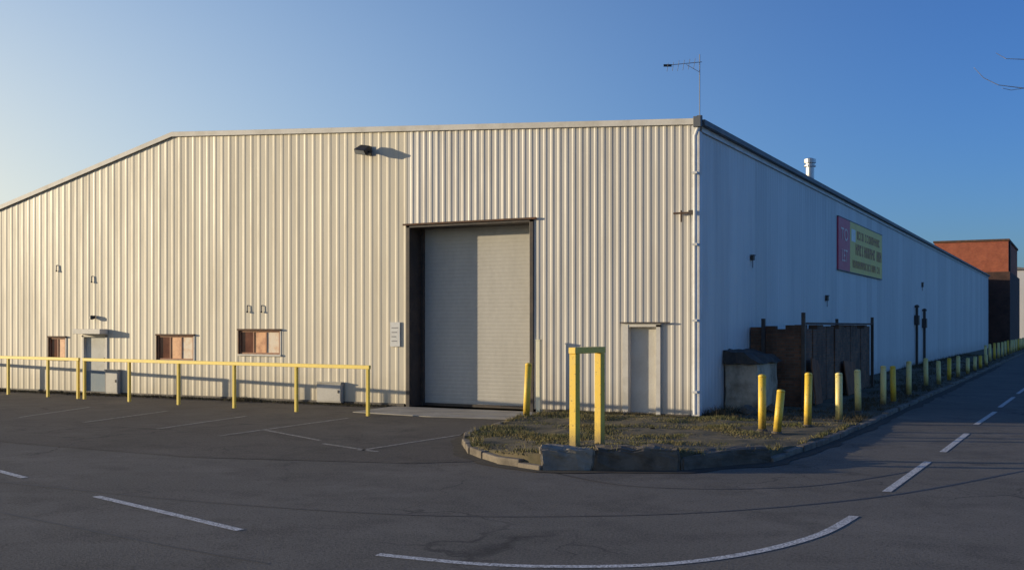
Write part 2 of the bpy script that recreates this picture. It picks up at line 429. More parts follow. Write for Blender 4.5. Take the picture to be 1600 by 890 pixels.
# grass blades
def inside(x, y):
    poly = ring; c = False; j = len(poly)-1
    for i in range(len(poly)):
        if (poly[i].y > y) != (poly[j].y > y) and x < (poly[j].x-poly[i].x)*(y-poly[i].y)/(poly[j].y-poly[i].y)+poly[i].x: c = not c
        j = i
    return c
def blades(mb, x, y, z, hmax):
    for _ in range(4):
        a = random.uniform(0, 6.28); hh = hmax*random.uniform(.4, 1); w = random.uniform(.005, .010); lean = random.uniform(.2, 1.3)*hh
        bx = x+random.uniform(-.05, .05); by = y+random.uniform(-.05, .05); ca, sa = math.cos(a), math.sin(a); lb_ = random.uniform(0, 6.28)
        mb.add([(bx-ca*w, by-sa*w, z-.01), (bx+ca*w, by+sa*w, z-.01), (bx+math.cos(lb_)*lean, by+math.sin(lb_)*lean, z+hh)], [(0, 1, 2)])
gm = MB(); k = 0
while k < 5600:
    x = random.uniform(-3.4, 3.5); y = random.uniform(-9.2, 0)
    if not inside(x, y): continue
    d = mnoise.noise(Vector((x*.9, y*.9, 5)))-max(0, x-.8)*.14
    if d < random.uniform(-.35, .4): continue
    blades(gm, x, y, hgt(x, y), .03+.10*max(0, d+.15)); k += 1
for p in bp:   # tufts overgrowing the kerb
    if random.random() < .45 and p.y < -.5:
        q = c0.lerp(p, random.uniform(.955, .985))
        for _ in range(random.randint(3, 9)): blades(gm, q.x+random.uniform(-.08, .08), q.y+random.uniform(-.08, .08), hgt(q.x, q.y), random.uniform(.06, .15))
tag(gm.build('grass', M['grass']), 'patchy dry grass growing on the corner verge', 'grass', kind='stuff')
wm = MB()
for _ in range(6800):
    y = 60*random.random()**1.6; x = random.uniform(.05, 3.5)
    d = mnoise.noise(Vector((x*.9, y*.5, 5)))
    if d < random.uniform(-.6, .3): continue
    blades(wm, x, y, hgt(x, y), .06+.16*max(0, d+.2)+(.15 if x < .6 else 0))
for _ in range(3200):
    x = random.uniform(-27, -.2)
    if -8.1 < x < -3.7: continue
    d = mnoise.noise(Vector((x*.8, 2, 1)))
    y = -random.random()**2*.55-.05
    blades(wm, x, y, .03 if x < -3.5 else hgt(x, y), .05+.16*max(0, d))
tag(wm.build('weeds', M['weed']), 'low dark weeds growing along the foot of the warehouse walls', 'weeds', kind='stuff')

# ------------------------------------------------------------------ warehouse
LEN = 84.7; XL = -32.0; XR = -15.9
def roofz(x):
    s = -x
    return 6.7+1.0*s/15.9 if s < 15.9 else 7.7-.233*(s-15.9)
wh = thing('warehouse', 'large pale ribbed metal warehouse with a low gable and tall roller shutter door', 'warehouse')
def rect(px0, px1, py0, py1):
    x0 = WF(px0, py0)[0]; x1 = WF(px1, py0)[0]; xm = (px0+px1)/2
    return x0, x1, WF(xm, py1)[1], WF(xm, py0)[1]
win = [rect(375, 438, 516, 553), rect(247, 303, 524, 562), rect(78, 103, 527, 560)]
sd = rect(130, 167, 524, 618); sd = (sd[0], sd[1], .1, sd[3])
big = (WF(637, 500)[0], WF(833, 500)[0], 0.0, 4.68)
pd = (-1.72, -.92, .1, 2.13)
opens = win+[sd, big, pd]

def clad(mb, a0, a1, prof, pitch, topf, bot, ops, fn):
    br = []
    a = a0
    while a < a1:
        for o, d in prof:
            if a0 <= a+o <= a1: br.append((a+o, d))
        a += pitch
    def dep(u):
        w = (u-a0) % pitch
        for i in range(len(prof)):
            o0, d0 = prof[i]; o1, d1 = prof[i+1] if i+1 < len(prof) else (pitch, prof[0][1])
            if o0 <= w <= o1+1e-9: return d0+(d1-d0)*(w-o0)/max(1e-6, o1-o0)
        return prof[0][1]
    ed = [a0, a1]
    for o in ops:
        for u in o[:2]:
            if a0 < u < a1: ed.append(u)
    br += [(u, dep(u)) for u in ed]
    br = sorted(set(br))
    for i in range(len(br)-1):
        (u0, d0), (u1, d1) = br[i], br[i+1]
        if u1-u0 < 1e-5: continue
        um = (u0+u1)/2
        segs = []; z = bot
        for o in sorted([o for o in ops if o[0] < um < o[1]], key=lambda o: o[2]):
            if o[2] > z: segs.append((z, o[2]))
            z = o[3]
        segs.append((z, None))
        for z0, z1 in segs:
            za = z1 if z1 is not None else topf(u0); zb = z1 if z1 is not None else topf(u1)
            mb.add([fn(u0, d0, z0), fn(u1, d1, z0), fn(u1, d1, zb), fn(u0, d0, za)], [(0, 1, 2, 3)])
ff = lambda u, d, z: (u, -d, z)
pr_r = [(0, 0), (.072, 0), (.108, .0115), (.155, .0115)]
pr_l = [(0, 0), (.10, 0), (.14, .008), (.19, .008), (.23, .0)]
mb = MB(); clad(mb, -7.74, -.04, pr_r, .19, lambda u: roofz(u)-.03, .09, opens, ff)
front_r = mb.build('front_cladding', M['clad_right'], wh); front_r['label'] = 'close ribbed grey beige cladding around the roller shutter'
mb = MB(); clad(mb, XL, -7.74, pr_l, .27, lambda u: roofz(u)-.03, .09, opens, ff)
front_l = mb.build('front_cladding', M['clad_left'], wh); front_l['label'] = 'wide ribbed cream cladding on the left of the front, warmed with painted sun glow'
mb = MB(); clad(mb, .04, LEN, [(0, 0), (.11, 0), (.15, .012), (.21, .012)], .25, lambda u: 6.66, .05, [], lambda u, d, z: (d, u, z))
mb.build('side_cladding', M['clad_side'], wh)
mb = MB().add([(XL, .02, 0), (XL, LEN, 0), (XL, LEN, roofz(XL)), (XL, .02, roofz(XL))], [(3, 2, 1, 0)])
mb.add([(XL, LEN, 0), (0, LEN, 0), (0, LEN, roofz(0)), (XR, LEN, 7.7), (XL, LEN, roofz(XL))], [(0, 1, 2, 3, 4)]); mb.build('rear_wall', M['clad_side'], wh)
MB().box(XL, big[0]-.1, -.02, .1, -.02, .1).build('plinth', M['plinth'], wh)
MB().box(big[1]+.1, pd[0], -.02, .1, -.02, .1).build('plinth', M['plinth'], wh)
MB().box(pd[1], -.02, -.02, .1, -.02, .1).build('plinth', M['plinth'], wh)
MB().box(-.1, .015, .1, LEN, -.02, .1).build('plinth', M['plinth'], wh)
mb = MB().prism_y([(.1, 6.66), (.1, 6.73), (XR, 7.74), (XL-.1, roofz(XL-.1)+.04), (XL-.1, roofz(XL-.1)-.03), (XR, 7.67)], -.05, LEN+.1)
roof = mb.build('roof', M['roof'], wh)
mb = MB().prism_y([(.06, 6.61), (.06, 6.75), (XR, 7.76), (XL-.1, roofz(XL-.1)+.06), (XL-.1, roofz(XL-.1)-.08), (XR, 7.62)], -.075, -.052)
mb.build('verge_trim', M['trim'], wh, bevel=.006)
MB().box(.035, .17, -.02, LEN, 6.60, 6.72).build('gutter', M['gutter'], wh)
MB().box(.031, .05, .16, LEN, 6.48, 6.599).build('fascia', M['trim_white'], wh)
# corner flashing and downpipe
MB().box(-.13, .036, -.052, -.037, .08, 6.6).box(.036, .058, -.052, .15, .08, 6.46).build('corner_flashing', M['trim_white'], wh, bevel=.006)
dp = MB().tube([(-.02, -.13, .12), (-.02, -.13, 6.35), (.05, -.1, 6.55)], .045, 12)
for z in (.6, 2.2, 3.9, 5.5): dp.box(-.08, .04, -.185, -.055, z, z+.05)
dp.build('downpipe', M['trim_white'], wh)
MB().box(-.05, .13, -.19, -.09, 6.54, 6.78).build('hopper', M['gutter'], wh, bevel=.01)
# flue
fy, fx = 14.1, -.6
MB().lathe([(.2, -.15), (.2, .12), (.14, .16), (.14, .78), (.20, .8), (.20, .84), (.15, .86), (.15, .9), (.20, .92), (.20, 1.05), (.05, 1.1)], (fx, fy, roofz(fx)), 18).build('flue', M['steel'], roof)
# roller shutter
x0, x1, _, zt = big
rd = MB(); dz = .095; z = .1; dY = .6
prof = []
while z < zt-.02:
    prof += [(z, 0), (z+.014, -.002), (z+dz*.5, -.0035), (z+dz-.014, -.002), (z+dz-.001, 0)]; z += dz
vs = []
for zz, d in prof: vs += [(x0+.1, dY+d, zz), (x1-.1, dY+d, zz)]
rd.add(vs, [(2*i, 2*i+1, 2*i+3, 2*i+2) for i in range(len(prof)-1)])
shut = rd.build('roller_shutter', M['shutter'], wh)
MB().box(x0+.1, x1-.1, dY-.05, dY+.01, .03, .1).build('bottom_bar', M['dark_steel'], shut)
MB().box(x0+.081, x0+.15, dY-.1, dY+.02, .02, zt-.06).build('guide_rail', M['dark_steel'], shut)
MB().box(x1-.15, x1-.081, dY-.1, dY+.02, .02, zt-.06).build('guide_rail', M['trim'], shut)
fr = MB().box(x0-.03, x0+.08, -.04, .66, .02, zt).box(x1-.08, x1+.02, -.04, .66, .02, zt).box(x0-.03, x1+.02, -.04, .66, zt-.06, zt+.02)
fr.build('shutter_frame', M['dark_steel'], wh, bevel=.006)
MB().box(x0-.1, x1+.12, -.09, -.041, zt-.0, zt+.045).build('lintel', M['rust'], wh, bevel=.004)
# personnel door by the corner
x0, x1, z0, z1 = pd
d1 = MB().box(x0+.07, x1-.05, .10, .15, z0, z1-.05).build('door', M['door_grey'], wh, bevel=.004); d1['label'] = 'pale personnel door near the corner'
MB().box(x0-.07, x0+.07, -.07, .16, z0-.05, z1).box(x1-.05, x1+.05, -.06, .16, z0-.05, z1).box(x0-.07, x1+.05, -.06, .16, z1-.05, z1+.03).build('frame', M['trim'], d1)
MB().box(x0-.12, x1+.28, -.11, -.061, z1+.031, z1+.06).build('drip_canopy', M['dark_steel'], d1)
MB().tube([(x1-.10, .099, 1.05), (x1-.10, .07, 1.05)], .02).build('handle', M['door_pale'], d1)
# blue and white door on the left
x0, x1, z0, z1 = sd
d2 = MB().box(x0+.05, x1-.05, .06, .1, z0+.62, z1-.04).build('door', M['door_pale'], wh); d2['label'] = 'small pale door with a blue lower panel at the far left'
MB().box(x0+.05, x1-.05, .055, .1, z0, z0+.617).build('kick_panel', M['door_blue'], d2)
MB().box(x0-.04, x0+.05, -.03, .11, z0-.05, z1).box(x1-.05, x1+.04, -.03, .11, z0-.05, z1).box(x0-.04, x1+.04, -.03, .11, z1-.04, z1+.04).build('frame', M['trim'], d2)
MB().prism_y([(x0-.08, z1+.05), (x1+.08, z1+.05), (x1+.08, z1+.20), (x0-.08, z1+.20)], -.34, -.031).build('canopy', M['trim'], d2, bevel=.01)
MB().box(x1-.16, x1-.12, .02, .054, 1.0, 1.14).build('handle', M['dark_steel'], d2)
# windows
for (x0, x1, z0, z1), nl in zip(win, (3, 3, 2)):
    w = MB(); e = .045
    w.box(x0, x1, -.012, .14, z0, z0+e).box(x0, x1, -.012, .14, z1-e, z1).box(x0, x0+e, -.012, .14, z0+e, z1-e).box(x1-e, x1, -.012, .14, z0+e, z1-e)
    wid = (x1-x0-2*e)/nl
    fo = w.build('window', M['wood'], wh, bevel=.004)
    for k in range(nl):
        a = x0+e+k*wid; b = a+wid
        if k: MB().box(a-.02, a+.02, .0, .1, z0+e, z1-e).build('mullion', M['wood'], fo)
        MB().box(a+(.02 if k else 0), b-(.02 if k < nl-1 else 0), .02, .05, z0+e, z1-e).build('pane', M[('pane_dark', 'pane_tan', 'pane_pale')[k]], fo)
    MB().box(x0-.05, x1+.05, -.07, .13, z1+.001, z1+.045).build('lintel', M['rust'], fo)
    MB().box(x0-.05, x1+.05, -.05, .13, z0-.05, z0-.001).build('sill', M['trim'], fo)
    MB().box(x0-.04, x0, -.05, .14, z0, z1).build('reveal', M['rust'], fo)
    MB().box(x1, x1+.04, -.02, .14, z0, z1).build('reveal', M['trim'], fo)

# ------------------------------------------------------------------ things on the walls
fxx, fz = WF(578, 234)
fd = thing('floodlight', 'black floodlight on a short arm high on the front wall', 'floodlight', (fxx, -.02, fz))
MB().box(-.07, .07, -.03, -.005, -.16, .08).tube([(0, -.03, -.08), (0, -.26, -.10)], .022).tube([(-.19, -.26, -.10), (.19, -.26, -.10)], .016).build('bracket', M['black'], fd)
hb = MB(); hb.add([(-.19, -.40, -.11), (.19, -.40, -.11), (.19, -.12, -.10), (-.19, -.12, -.10), (-.17, -.46, .05), (.17, -.46, .05), (.15, -.16, .09), (-.15, -.16, .09)],
   [(0, 3, 2, 1), (4, 5, 6, 7), (0, 1, 5, 4), (1, 2, 6, 5), (2, 3, 7, 6), (3, 0, 4, 7)])
ho = hb.build('housing', M['black'], fd, bevel=.02); ho.rotation_euler = (R(24), R(10), 0); ho.location = (0, 0, .08)
lo = MB().add([(-.16, -.410, -.09), (.16, -.410, -.09), (.15, -.463, .03), (-.15, -.463, .03)], [(0, 1, 2, 3)]).build('lens', M['lens'], fd); lo.rotation_euler = ho.rotation_euler; lo.location = (0, 0, .08)

def wall_lamp(x, z, label, s=1.0):
    o = thing('wall_lamp', label, 'lamp', (x, -.03, z))
    MB().box(-.05*s, .05*s, -.04, 0, -.06*s, .06*s).build('base', M['black'], o)
    MB().lathe([(.03*s, -.1*s), (.09*s, -.07*s), (.09*s, .02*s), (.04*s, .06*s)], (0, -.12*s, 0), 12).build('shade', M['black'], o)
wall_lamp(*WF(149, 495), 'small black wall lamp just above the far left door', .8)
for px, py, lb in ((90, 418, 'small dark vent cowl above the leftmost window'), (145, 435, 'small dark vent cowl high above the far left door'), (388, 481, 'left one of two small vent pipes above the right window'), (410, 481, 'right one of two small vent pipes above the right window')):
    x, z = WF(px, py)
    o = thing('vent_pipe', lb, 'vent pipe', (x, -.01, z), group='vent pipes on the front wall')
    MB().tube([(0, 0, .07), (0, -.035, .07), (0, -.04, -.10)], .016, 10).build('pipe', M['gutter'], o)
    MB().lathe([(.028, -.02), (.028, .02)], (0, -.04, -.11), 10).build('cowl', M['black'], o)
for px0, px1, py, lb in ((170, 190, 578, 'pale cabinet against the front wall beside the far left door'), (500, 538, 597, 'pale cabinet low on the front wall left of the roller shutter')):
    x0, z1 = WF(px0, py); x1, _ = WF(px1, py)
    o = thing('utility_cabinet', lb, 'cabinet', ((x0+x1)/2, -.03, .06), group='cabinets along the front wall'); w = (x1-x0)/2; hh = z1-.06
    MB().box(-w, w, -.12, 0, 0, hh).build('body', M['cabinet'], o, bevel=.01)
    MB().box(-w+.03, w-.03, -.126, -.121, .05, hh-.06).build('door', M['door_grey'], o)
    MB().box(-w-.015, w+.015, -.14, 0, hh+.001, hh+.03).build('lid', M['cabinet'], o)
    MB().box(w-.1, w-.07, -.14, -.127, hh*.5, hh*.5+.08).build('latch', M['dark_steel'], o)
# notice
x0, z1 = WF(611, 503); x1, z0 = WF(626, 541)
o = thing('notice_board', 'small white notice on the front wall left of the roller shutter', 'sign', ((x0+x1)/2, -.02, z0))
w = (x1-x0)/2; hh = z1-z0
MB().box(-w, w, -.02, 0, 0, hh).build('board', M['sign_white'], o)
for k in range(4): MB().box(-w*.7, w*random.uniform(.2, .7), -.024, -.0205, hh*(.2+.18*k), hh*(.2+.18*k)+.03).build('lettering', M['ink_grey'], o)
# bracket near corner
x, z = WF(1056, 334)
o = thing('wall_bracket', 'rusty horizontal pipe bracket beside the corner downpipe', 'bracket', (-.12, -.1, z))
MB().tube([(0, 0, 0), (x+.1, 0, 0)], .022, 10).build('arm', M['rust'], o)
MB().tube([(x+.28, 0, .06), (x+.28, 0, -.2)], .018, 10).build('stub', M['rust'], o)
MB().box(-.05, .05, -.05, .04, -.04, .05).build('clamp', M['dark_steel'], o)
# side wall fixtures
for px, py, lb, s in ((1173, 403, 'small dark box on the side wall nearest the front corner', .07), (1290, 466, 'small dark box on the side wall above the brick enclosure', .10), (1440, 445, 'small dark box far along the side wall past the signboard', .14)):
    y, z = WS(px, py)
    o = thing('wall_box', lb, 'wall box', (.012, y, z), group='small boxes on the side wall')
    MB().box(0, .08, -s, s, -s*.8, s*.8).build('body', M['dark_steel'], o, bevel=.01)
    MB().box(.0, .10, -s*1.1, s*1.1, s*.8+.001, s*.8+.03).build('cover', M['gutter'], o)
    MB().tube([(.04, 0, -s*.8), (.04, 0, -s*.8-.2)], .012, 8).build('conduit', M['gutter'], o)
for px, lb, zz in ((1429, 'nearer of two dark riser pipes on the side wall', 3.0), (1441, 'farther of two dark riser pipes on the side wall', 2.85)):
    y, _ = WS(px, 560)
    o = thing('riser_pipe', lb, 'pipe', (.012, y, .05), group='riser pipes on the side wall')
    MB().tube([(.10, 0, 0), (.10, 0, zz)], .07, 12).build('pipe', M['dark_steel'], o)
    MB().box(.0, .22, -.22, .22, zz-.9, zz-.4).build('valve_box', M['dark_steel'], o, bevel=.02)
    MB().lathe([(.12, 0), (.12, .08), (.05, .14)], (.10, 0, zz), 12).build('cowl', M['dark_steel'], o)

# signboard
ya, _ = WS(1310, 380, .06); ym, _ = WS(1328, 380, .06); yb, _ = WS(1378, 400, .06)
sg = thing('signboard', 'long red and yellow letting signboard high on the side wall', 'sign', (.015, ya, 4.1))
hh = 1.85; m_ = ym-ya; b = yb-ya
MB().box(0, .05, 0, m_, 0, hh).build('red_panel', M['sign_red'], sg)
MB().box(0, .05, m_+.003, b, 0, hh).build('yellow_panel', M['sign_yellow'], sg)
MB().box(0, .06, -.03, b+.03, -.03, -.002).build('frame_rail', M['gutter'], sg)
MB().box(0, .06, -.03, b+.03, hh+.002, hh+.03).build('frame_rail', M['gutter'], sg)
def text(s, size, y, z, name, m, parent, sx=1.0):
    cu = bpy.data.curves.new('lettering', 'FONT'); cu.body = s; cu.size = size; cu.align_x = 'CENTER'; cu.extrude = .004
    tmp = bpy.data.objects.new('tmp_text', cu); COL.objects.link(tmp)
    dg = bpy.context.evaluated_depsgraph_get(); me = bpy.data.meshes.new_from_object(tmp.evaluated_get(dg))
    bpy.data.objects.remove(tmp); me.materials.clear(); me.materials.append(m)
    o = bpy.data.objects.new(name, me); COL.objects.link(o); o.parent = parent
    o.matrix_local = Matrix(((0, 0, 1, .057), (sx, 0, 0, y), (0, 1, 0, z), (0, 0, 0, 1))); return o
text('TO', .62, m_/2, 1.08, 'lettering', M['sign_pink'], sg, 1.5)
text('LET', .62, m_/2, .32, 'lettering', M['sign_pink'], sg, 1.1)
MB().box(.051, .056, m_+.25, m_+1.05, 1.15, 1.6).build('logo_panel', M['sign_white'], sg)
def glyphs(y0, y1, z0, hh):
    mb = MB(); y = y0
    while y < y1:
        w = random.uniform(.2, .34)*hh/.3
        k = random.random(); st = .075*hh/.3
        mb.box(.051, .056, y, y+st, z0, z0+hh)
        if k < .7: mb.box(.051, .056, y+w-st, y+w, z0, z0+hh)
        if k > .25: mb.box(.051, .056, y+st, y+w-st, z0+hh-st, z0+hh)
        if k > .5: mb.box(.051, .056, y+st, y+w-st, z0, z0+st)
        else: mb.box(.051, .056, y+st, y+w-st, z0+hh*.45, z0+hh*.45+st)
        y += w+.10
        if random.random() < .12: y += .25
    mb.build('text_row', M['ink_red'], sg)
glyphs(m_+1.4, b-.6, 1.28, .32); glyphs(m_+1.1, b-.5, .68, .42); glyphs(m_+.5, b-.8, .18, .28)

# roof antenna
an = thing('roof_antenna', 'thin television antenna on a mast at the roof corner', 'antenna', (.06, -.05, 6.73))
MB().tube([(0, 0, 0), (0, 0, 1.45)], .011, 8).build('mast', M['mast_grey'], an)
dirv = Vector((-RIGHT.x, -RIGHT.y, 0))
MB().tube([Vector((0, 0, 1.28))+dirv*(-.05), Vector((0, 0, 1.2))+dirv*.78], .008, 8).build('boom', M['mast_grey'], an)
sdv = Vector((-FWD.x, -FWD.y, .5)).normalized()
for k in range(6):
    c = Vector((0, 0, 1.27-.016*k))+dirv*(.12+.12*k); L = .13 if k < 4 else .1
    MB().tube([c-Vector((0, 0, .06))-sdv*L, c+sdv*L], .005, 6).build('element', M['mast_grey'], an)
c = Vector((0, 0, 1.2))+dirv*.72
MB().beam(c-dirv*.09, c+dirv*.09, .03, .05).build('dipole_box', M['black'], an)
MB().tube([Vector((0, 0, 1.05)), Vector((0, 0, 1.22))+dirv*.3], .006, 6).build('strut', M['mast_grey'], an)
MB().box(-.05, .05, -.05, .05, -.02, .08).build('base', M['gutter'], an)

# ------------------------------------------------------------------ enclosure against the side wall
lb = thing('brick_bunker', 'low weathered beige bunker with a dark cap against the side wall', 'bunker', (0.04, 1.9, .04))
o = MB().box(.02, .80, 0, 1.9, 0, 1.17).build('wall', M['render'], lb); roughen(o, 6, .03, 3, .012, 9, 4, .03)
cap = MB().add([(-.0, -.06, 1.172), (.86, -.06, 1.172), (.92, 1.95, 1.172), (0, 1.95, 1.172), (0, -.03, 1.46), (.52, -.05, 1.40), (.74, 1.95, 1.34), (0, 1.95, 1.5)],
   [(0, 3, 2, 1), (4, 5, 6, 7), (0, 1, 5, 4), (1, 2, 6, 5), (2, 3, 7, 6), (3, 0, 4, 7)]).build('cap', M['tarp'], lb)
roughen(cap, 6, .06, 3.1, .01)
en = thing('brick_enclosure', 'dark rusty brick enclosure with steel posts beside the side wall', 'enclosure', (0.04, 4.25, .04))
mb = MB(); x = 0.
for wd, hz in ((.3, 2.03), (.35, 2.06), (.25, 1.98), (.4, 2.08)):
    mb.box(x, x+wd-.001, 0, .22, 0, hz); x += wd
mb.build('end_wall', M['brick_dark'], en)
mb = MB(); y = .221
while y < 10.05:
    L = random.uniform(.3, .9); L = min(L, 10.05-y+.001)
    mb.box(1.08, 1.3+random.uniform(-.02, .02), y, y+L, 0, 2.09-random.choice((0, 0, 0, .075, .04, .11))); y += L+.001
mb.build('long_wall', M['brick_dark'], en)
for (x, y, h2) in ((.35, -.06, 2.25), (1.36, -.02, 2.4), (1.36, 10.15, 2.35), (.2, 10.15, 2.3)):
    MB().box(x-.045, x+.045, y-.045, y+.045, 0, h2).build('post', M['dark_steel'], en)
MB().box(1.33, 1.39, .1, 10.1, 2.1, 2.15).build('top_rail', M['rust'], en)
MB().box(.25, 1.3, 10.12, 10.18, 2.1, 2.15).build('end_rail', M['rust'], en)
# sheets leaning on the enclosure
def lean(y0, w, hh, thick, m, label, name, cat, dx=.35):
    o = MB().add([(dx, y0, 0), (dx+thick, y0, 0), (dx+thick, y0+w, 0), (dx, y0+w, 0), (0.01, y0+.05, hh), (thick+.01, y0+.05, hh), (thick+.01, y0+w+.09, hh*.93), (.01, y0+w+.09, hh*.93)],
        [(0, 3, 2, 1), (4, 5, 6, 7), (0, 1, 5, 4), (1, 2, 6, 5), (2, 3, 7, 6), (3, 0, 4, 7)]).build(name, m, loc=(1.43, 4.25, .08))
    roughen(o, 4, .03, 2.5, 0, 9, y0)
    tag(o, label, cat)
lean(.5, .8, 1.2, .03, M['rust_bright'], 'rusty brown sheet leaning on the long enclosure wall, nearest the bunker', 'metal_sheet', 'metal sheet', .15)
lean(4.9, 1.5, 1.0, .03, M['rust_bright'], 'low rusty sheet leaning on the long enclosure wall, farther along', 'metal_sheet', 'metal sheet', .15)
for k, (x, y, s) in enumerate(((1.15, 2.2, .17), (.75, 1.35, .22), (1.75, 3.0, .15))):
    mb = MB(); mb.lathe([(s*.5, -.05), (s, .02), (s*.9, s*.6), (s*.4, s*.95)], (0, 0, 0), 7)
    o = mb.build('rubble_stone', M['concrete_dark'], loc=(x, y, hgt(x, y))); o.rotation_euler = (.2*k, .1, k*1.3); roughen(o, 3, .05, 6, .01, 20, k*5.)
    tag(o, ('lump of rubble at the right foot of the low bunker', 'largest lump of rubble in front of the low bunker', 'smallest lump of rubble beside the brick enclosure')[k], 'rubble', 'rubble by the bunker')

# ------------------------------------------------------------------ bollards
def bollard_proto(label, mat, hh):
    o = thing('bollard', label, 'bollard', group='yellow bollards along the verge')
    MB().lathe([(.075, -.1), (.075, hh-.05)], n=18).build('post', mat, o, smooth=True)
    MB().lathe([(.077, hh-.05), (.075, hh-.02), (.055, hh), (.02, hh+.008)], n=18).build('cap', mat, o, smooth=True)
    MB().lathe([(.105, 0), (.1, .03), (.08, .045)], n=18).build('collar', M['concrete_dark'], o)
    return o
words = ['first', 'second', 'third', 'fourth', 'fifth', 'sixth', 'seventh', 'eighth', 'ninth', 'tenth', 'eleventh', 'twelfth', 'thirteenth', 'fourteenth', 'fifteenth', 'sixteenth', 'seventeenth', 'eighteenth', 'nineteenth', 'twentieth']
words += ['twenty-'+w for w in words[:9]]+['thirtieth']+['thirty-'+w for w in words[:9]]+['fortieth']
pA = bollard_proto('x', M['yellow'], 1.05); pB = bollard_proto('y', M['yellow_pale'], 1.05)
spots = []
for px, tp, bs in ((1191, 586, 675), (1214, 611, 680), (1262, 583, 668), (1311, 580, 657), (1341, 576, 643), (1380, 569, 632), (1396, 570, 628), (1420, 563, 618), (1447, 558, 603), (1467, 562, 600), (1483, 558, 594), (1497, 556, 590), (1512, 558, 584), (1523, 556, 579), (1532, 555, 576), (1541, 553, 571)):
    x, y = P(px, bs, .07); D = (Vector((x, y))-CP).dot(FWD)
    spots.append((x, y, (bs-tp)*D/F))
y = spots[-1][1]+3.4
while y < 108: spots.append((3.0, y, 1.02)); y += 3.4
first = {0: pA, 1: pB}; used = set()
for i, (x, y, hh) in enumerate(spots):
    k = 1 if i in (3, 4) or (i > 4 and i % 4 != 2) else 0
    special = {0: 'tall bright yellow bollard at the verge corner, first from the front', 1: 'short leaning yellow bollard at the verge corner, second from the front', 4: 'pale weathered yellow bollard, fifth from the front corner of the verge'}
    lab = special.get(i, 'yellow bollard on the side road verge, %s from the front corner' % words[i])
    rot = (R(random.uniform(-1.5, 1.5)), R(random.uniform(-1.5, 1.5)), random.uniform(0, 6))
    if i == 1: rot = (R(-2), R(5), 0)
    loc = (x, y, hgt(x, y))
    o = first[k]
    if k not in used:
        used.add(k); o.location = loc; o.rotation_euler = rot; o['label'] = lab
    else: o = dup(o, loc, rot, lab)
    o.scale = (1, 1, hh/1.06)
# bollard and post by the roller door
x, y = P(822, 655, .03)
o = bollard_proto('slim yellow bollard standing on the apron at the right of the roller shutter', M['yellow'], 1.25); o.location = (x, y, .03); o.rotation_euler = (0, R(3), 0); o['group'] = 'posts by the roller shutter'
x, y, D = ray_line(842, (-40, -.3), (0, -.3))
o = thing('guard_post', 'pale cream square guard post against the wall right of the roller shutter', 'post', (x, y, .03))
MB().box(-.055, .055, -.055, .055, 0, 1.72).build('post', M['cream_post'], o, bevel=.01)
MB().box(-.065, .065, -.065, .065, 1.721, 1.75).build('cap', M['cream_post'], o, bevel=.008)
MB().box(-.12, .12, -.12, .12, 0, .02).build('base_plate', M['dark_steel'], o)
# goal post barrier
p0 = P(898, 693, .28); p1 = P(937, 687, .28); d = Vector(p1)-Vector(p0)
gb = thing('height_barrier', 'bright yellow goalpost shaped barrier standing on the corner verge', 'barrier', (p0[0], p0[1], .24), math.atan2(d.y, d.x))
L = d.length
MB().box(-.06, .06, -.06, .06, -.1, 1.43).build('post', M['yellow'], gb, bevel=.008)
MB().box(L-.06, L+.06, -.06, .06, -.1, 1.43).build('post', M['yellow'], gb, bevel=.008)
MB().box(-.075, L+.075, -.065, .065, 1.432, 1.53).build('crossbar', M['yellow_bar'], gb, bevel=.008)

# ------------------------------------------------------------------ guard rails
RA = (-7.1, -2.7); RB = (-22.4, -1.15)
def rail(pxs, label):
    pts = [ray_line(px, RA, RB)[:2] for px in pxs]
    o = thing('guard_rail', label, 'guard rail', (pts[-1][0], pts[-1][1], 0), group='yellow guard rails before the front wall')
    b = Vector((pts[-1][0], pts[-1][1], 0))
    q = [Vector((x, y, 0))-b for x, y in pts]
    hh = 1.14
    for p in q:
        MB().box(p.x-.036, p.x+.036, p.y-.036, p.y+.036, -.05, hh-.045).build('post', M['yellow_rail'], o, bevel=.006)
    e = (q[-1]-q[0]).normalized()*.06
    MB().beam(q[0]-e+Vector((0, 0, hh)), q[-1]+e+Vector((0, 0, hh)), .065, .088).build('top_rail', M['yellow_rail'], o, bevel=.008)
rail([132, 202, 279, 366, 463, 575], 'long yellow guard rail on posts left of the roller shutter')
rail([-130, -60, 13, 75, 122], 'yellow guard rail at the far left, before the leftmost window')

# ------------------------------------------------------------------ buildings behind
bb = thing('brick_building', 'tall red brick block behind the far end of the warehouse', 'building', (1.3, 91.6, 0))
MB().box(-6.7, 0, 0, 16, 0, 10.3).build('wall', M['brick_red'], bb)
MB().box(-6.8, .1, -.1, 16.1, 10.301, 10.5).build('parapet_coping', M['rust'], bb)
MB().box(-6.7, .42, -5.2, -.003, 0, 7.1).build('shade_annex', M['brick_shaded'], bb)  # added block, its near-black brick stands in for shade below the sunlit wall
MB().box(.003, .42, 0, 12, 0, 7.1).build('side_bay', M['brick_shaded'], bb)  # shade painted into the bay by the same dark brick
MB().tube([(.1, .6, 7.1), (.1, .6, 10.2)], .08, 10).build('downpipe', M['black'], bb)
s2 = thing('metal_shed', 'pale grey metal shed beyond the red brick block', 'shed', (3.1, 112, 0))
mb = MB(); clad(mb, 0, 45, [(0, 0), (.5, 0), (.55, .05), (.75, .05)], .8, lambda u: 8.4, 0, [], lambda u, d, z: (d, u, z)); mb.box(-20, -.02, 0, 45, 0, 8.35)
mb.build('wall', M['shed_blue'], s2)
